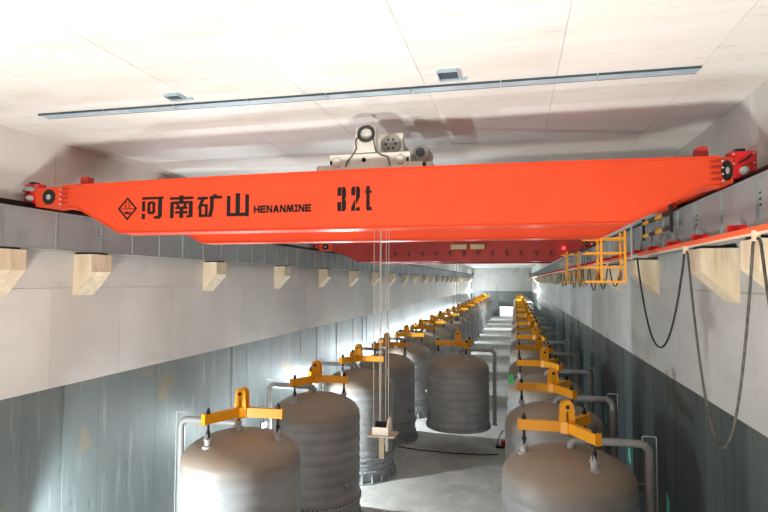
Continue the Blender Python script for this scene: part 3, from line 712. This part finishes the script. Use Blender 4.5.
def make_spreader(x, y, offs, lab, dz=0.0, group=None, left=True):
    t = thing('lifting_spreader', lab, 'spreader beam', (x, y, dz), 0, group)
    for a in offs:
        r = math.radians(a)
        ar = link('arm', ARM, t, rotz=r); link('arm_end_plate', ARM_CAP, ar)
        link('tie_rod', ROD, t, rotz=r)
    lr = math.radians(-8 if left else 6)
    link('hub_plate', HUB, t, rotz=math.radians(offs[0]+30))
    a = link('lug_plate', LUG, t, rotz=lr); link('lug_plate', LUG2, t, rotz=lr); link('lug_pin', PIN, t, rotz=lr)
    link('lug_rib', gusset_cap, t, rotz=lr)
    return t
LY = [14.4, 19.9, 25.6] + [25.6+6.0*k for k in range(1, 20)]
LX = [-7.62, -7.42, -7.40] + [-7.40]*19
RY = [15.0, 20.3, 26.1] + [26.1+6.0*k for k in range(1, 20)]
for k, (x, y) in enumerate(zip(LX, LY)):
    if y > 142: break
    extra = {0: ', pipe by the wall', 1: ', dark fronted', 2: ', behind the hook block'}.get(k, '')
    offs = make_tank(x, y, 'left', '%s grey steel tank from the near end of the left row%s' % (ORD[k], extra), k < 7, group='tanks of the left row')
    make_spreader(x, y, offs, 'yellow three armed lifting spreader on the %s tank of the left row' % ORD[k], group='lifting spreaders on the left row')
for k, y in enumerate(RY):
    if y > 142: break
    extra = {0: ', broad dusty head', 1: ', half hidden'}.get(k, '')
    offs = make_tank(1.28, y, 'right', '%s grey steel tank from the near end of the right row%s' % (ORD[k], extra), k < 5, group='tanks of the right row')
    make_spreader(1.28, y, offs, 'yellow three armed lifting spreader on the %s tank of the right row' % ORD[k], group='lifting spreaders on the right row', left=False)
# tank hoisted by the farther crane, in the aisle
offs = make_tank(HXY[0], HXY[1], 'right', 'dark grey steel tank hoisted just above the floor in the middle aisle', True, base=False, dz=0.36)
make_spreader(HXY[0], HXY[1], offs, 'orange yellow three armed lifting spreader on the hoisted tank in the aisle', dz=0.36, left=False)

# ------------------------------------------------------------------ floodlights
def spot_matrix(loc, tgt):
    d = (Vector(tgt)-Vector(loc)).normalized()
    return d.to_track_quat('-Z', 'Y').to_euler()
def floodlight(x, y, z, aim, label, watts, col, lens, stand=True, spot=None, size=0.25, group=None):
    t = thing('floodlight', label, 'floodlight', (x, y, 0 if stand else z), 0, group)
    zz = z if stand else 0.0
    d = Vector(aim).normalized()
    a = Vector((-d.y, d.x, 0)).normalized() if abs(d.z) < 0.999 else Vector((1, 0, 0))
    u = d.cross(a).normalized()
    if u.z < 0: u = -u; a = -a
    M = Matrix(((a.x, u.x, d.x, 0), (a.y, u.y, d.y, 0), (a.z, u.z, d.z, zz), (0, 0, 0, 1)))
    hd = MB().box(-0.2, 0.2, -0.15, 0.15, -0.1, -0.01, M).build('housing', 'lamp_housing', t)
    ln = MB().box(-0.17, 0.17, -0.12, 0.12, -0.008, 0.0, M).build('lens', lens, hd)
    m = MB()
    for q in range(5): m.box(-0.16+0.08*q-0.008, -0.16+0.08*q+0.008, -0.13, 0.13, -0.15, -0.1, M)
    m.build('cooling_fin', 'lamp_housing', hd)
    if stand:
        MB().tube([(0, 0, 0.5), (0, 0, zz-0.1)], 0.022, 8).build('pole', 'socket_pale', t)
        for k in range(3):
            b = 2*PI*k/3
            MB().tube([(0, 0, 0.9), (0.42*math.cos(b), 0.42*math.sin(b), 0.015)], 0.014, 6).build('leg', 'socket_pale', t)
    else:
        MB().tube([(0, 0, zz), (-0.3 if x < 0 else 0.3, 0, zz)], 0.03, 8).build('bracket', 'lamp_housing', t)
    ld = bpy.data.lights.new('flood_light', 'SPOT' if spot else 'POINT')
    ld.energy = watts; ld.color = col; ld.shadow_soft_size = size
    if spot: ld.spot_size = math.radians(spot[0]); ld.spot_blend = spot[1]
    lo = bpy.data.objects.new('flood_light', ld); C.objects.link(lo); lo.parent = t
    p = Vector((0, 0, zz)) + d*(0.03+ (0 if spot else 0.1))
    lo.location = p; lo.rotation_euler = d.to_track_quat('-Z', 'Y').to_euler()
    return t
for k in range(11):
    y = 9.5 + 12*k
    nm = 'floodlight on a pole near the left wall beside the nearest tank' if k == 0 else ('glaring floodlight on a pole between the left wall and the second tank' if k == 1 else '%s floodlight on a pole along the left wall behind the tanks' % ORD[k])
    floodlight(-10.3, y, 3.05, (0.9, -0.35, -0.22) if k else (0.72, 0.68, -0.1), nm, WALL_W if k else WALL_W*0.6, WALL_C, 'lamp_lens', spot=(174, 0.25), size=0.12, group='floodlights along the left wall')
floodlight(3.85, 108.0, 7.25, (-0.5, -1, -0.1), 'glaring floodlight fixed high on the right wall near the far end', END_W, WALL_C, 'lamp_lens', stand=False)
floodlight(-10.7, 138.0, 6.6, (0.5, -1, -0.1), 'glaring floodlight fixed on the left wall near the far end', END_W, WALL_C, 'lamp_lens', stand=False)
for k, x in enumerate((-6.8, 0.0)):
    floodlight(x, 2.6, 4.5, (0, 0.47, 0.88), '%s upward work light on a mast in front of the crane, counted from the left' % ORD[k], WORK_W, WORK_C, 'lamp_lens_warm', spot=(130, 0.5), size=0.65, group='upward work lights')

# ------------------------------------------------------------------ small things
def wall_patch(y, z, h, lab):  # flat ragged green shape lying against the right wall cladding
    t = MB().prism([(y-0.22, z+0.12), (y+0.02, z), (y+0.22, z+0.2), (y+0.16, z+h), (y-0.12, z+h*0.8)], 'x', XR-0.022, XR-0.008).build('green_patch', 'patch_green')
    tag(t, lab, 'film strip', 'green patches on the right wall')
wall_patch(17.2, 2.3, 0.82, 'nearest green patch on the dark right wall')
wall_patch(22.6, 2.26, 0.88, 'second green patch from the near end on the right wall')
wall_patch(28.2, 2.26, 0.84, 'third green patch from the near end on the right wall')
gt = MB().box(-0.09, 0.09, -0.03, 0.03, 0, 0.4).build('green_pouch', 'green_bright'); gt.location = (-0.2, 25.0, 4.62)
tag(gt, 'small bright green pouch hung on the spreader rod of the third right tank', 'pouch')
h = MB(); pts = [(-6.3+0.18*k, 29.75-0.35*math.sin(k*0.1)+0.05*math.sin(k*1.7)+0.04*math.sin(k*0.7), 0.03) for k in range(31)]
hs = h.tube(pts, 0.03, 6).build('floor_hose', 'cable_black'); tag(hs, 'black hose lying on the floor in front of the hoisted tank', 'hose')
t = thing('power_tool', 'small red and black machine on the floor left of the right row', 'machine', (-0.75, 31.2, 0))
MB().box(-0.35, 0.3, -0.25, 0.25, 0.0, 0.12).build('skid', 'black_steel', t); MB().box(-0.05, 0.25, -0.18, 0.18, 0.12, 0.4).build('engine_cover', 'crane_red', t)
MB().tube([(-0.3, 0, 0.1), (-0.1, 0, 0.7), (0.05, 0, 0.9)], 0.03, 6).build('handle', 'black_steel', t)
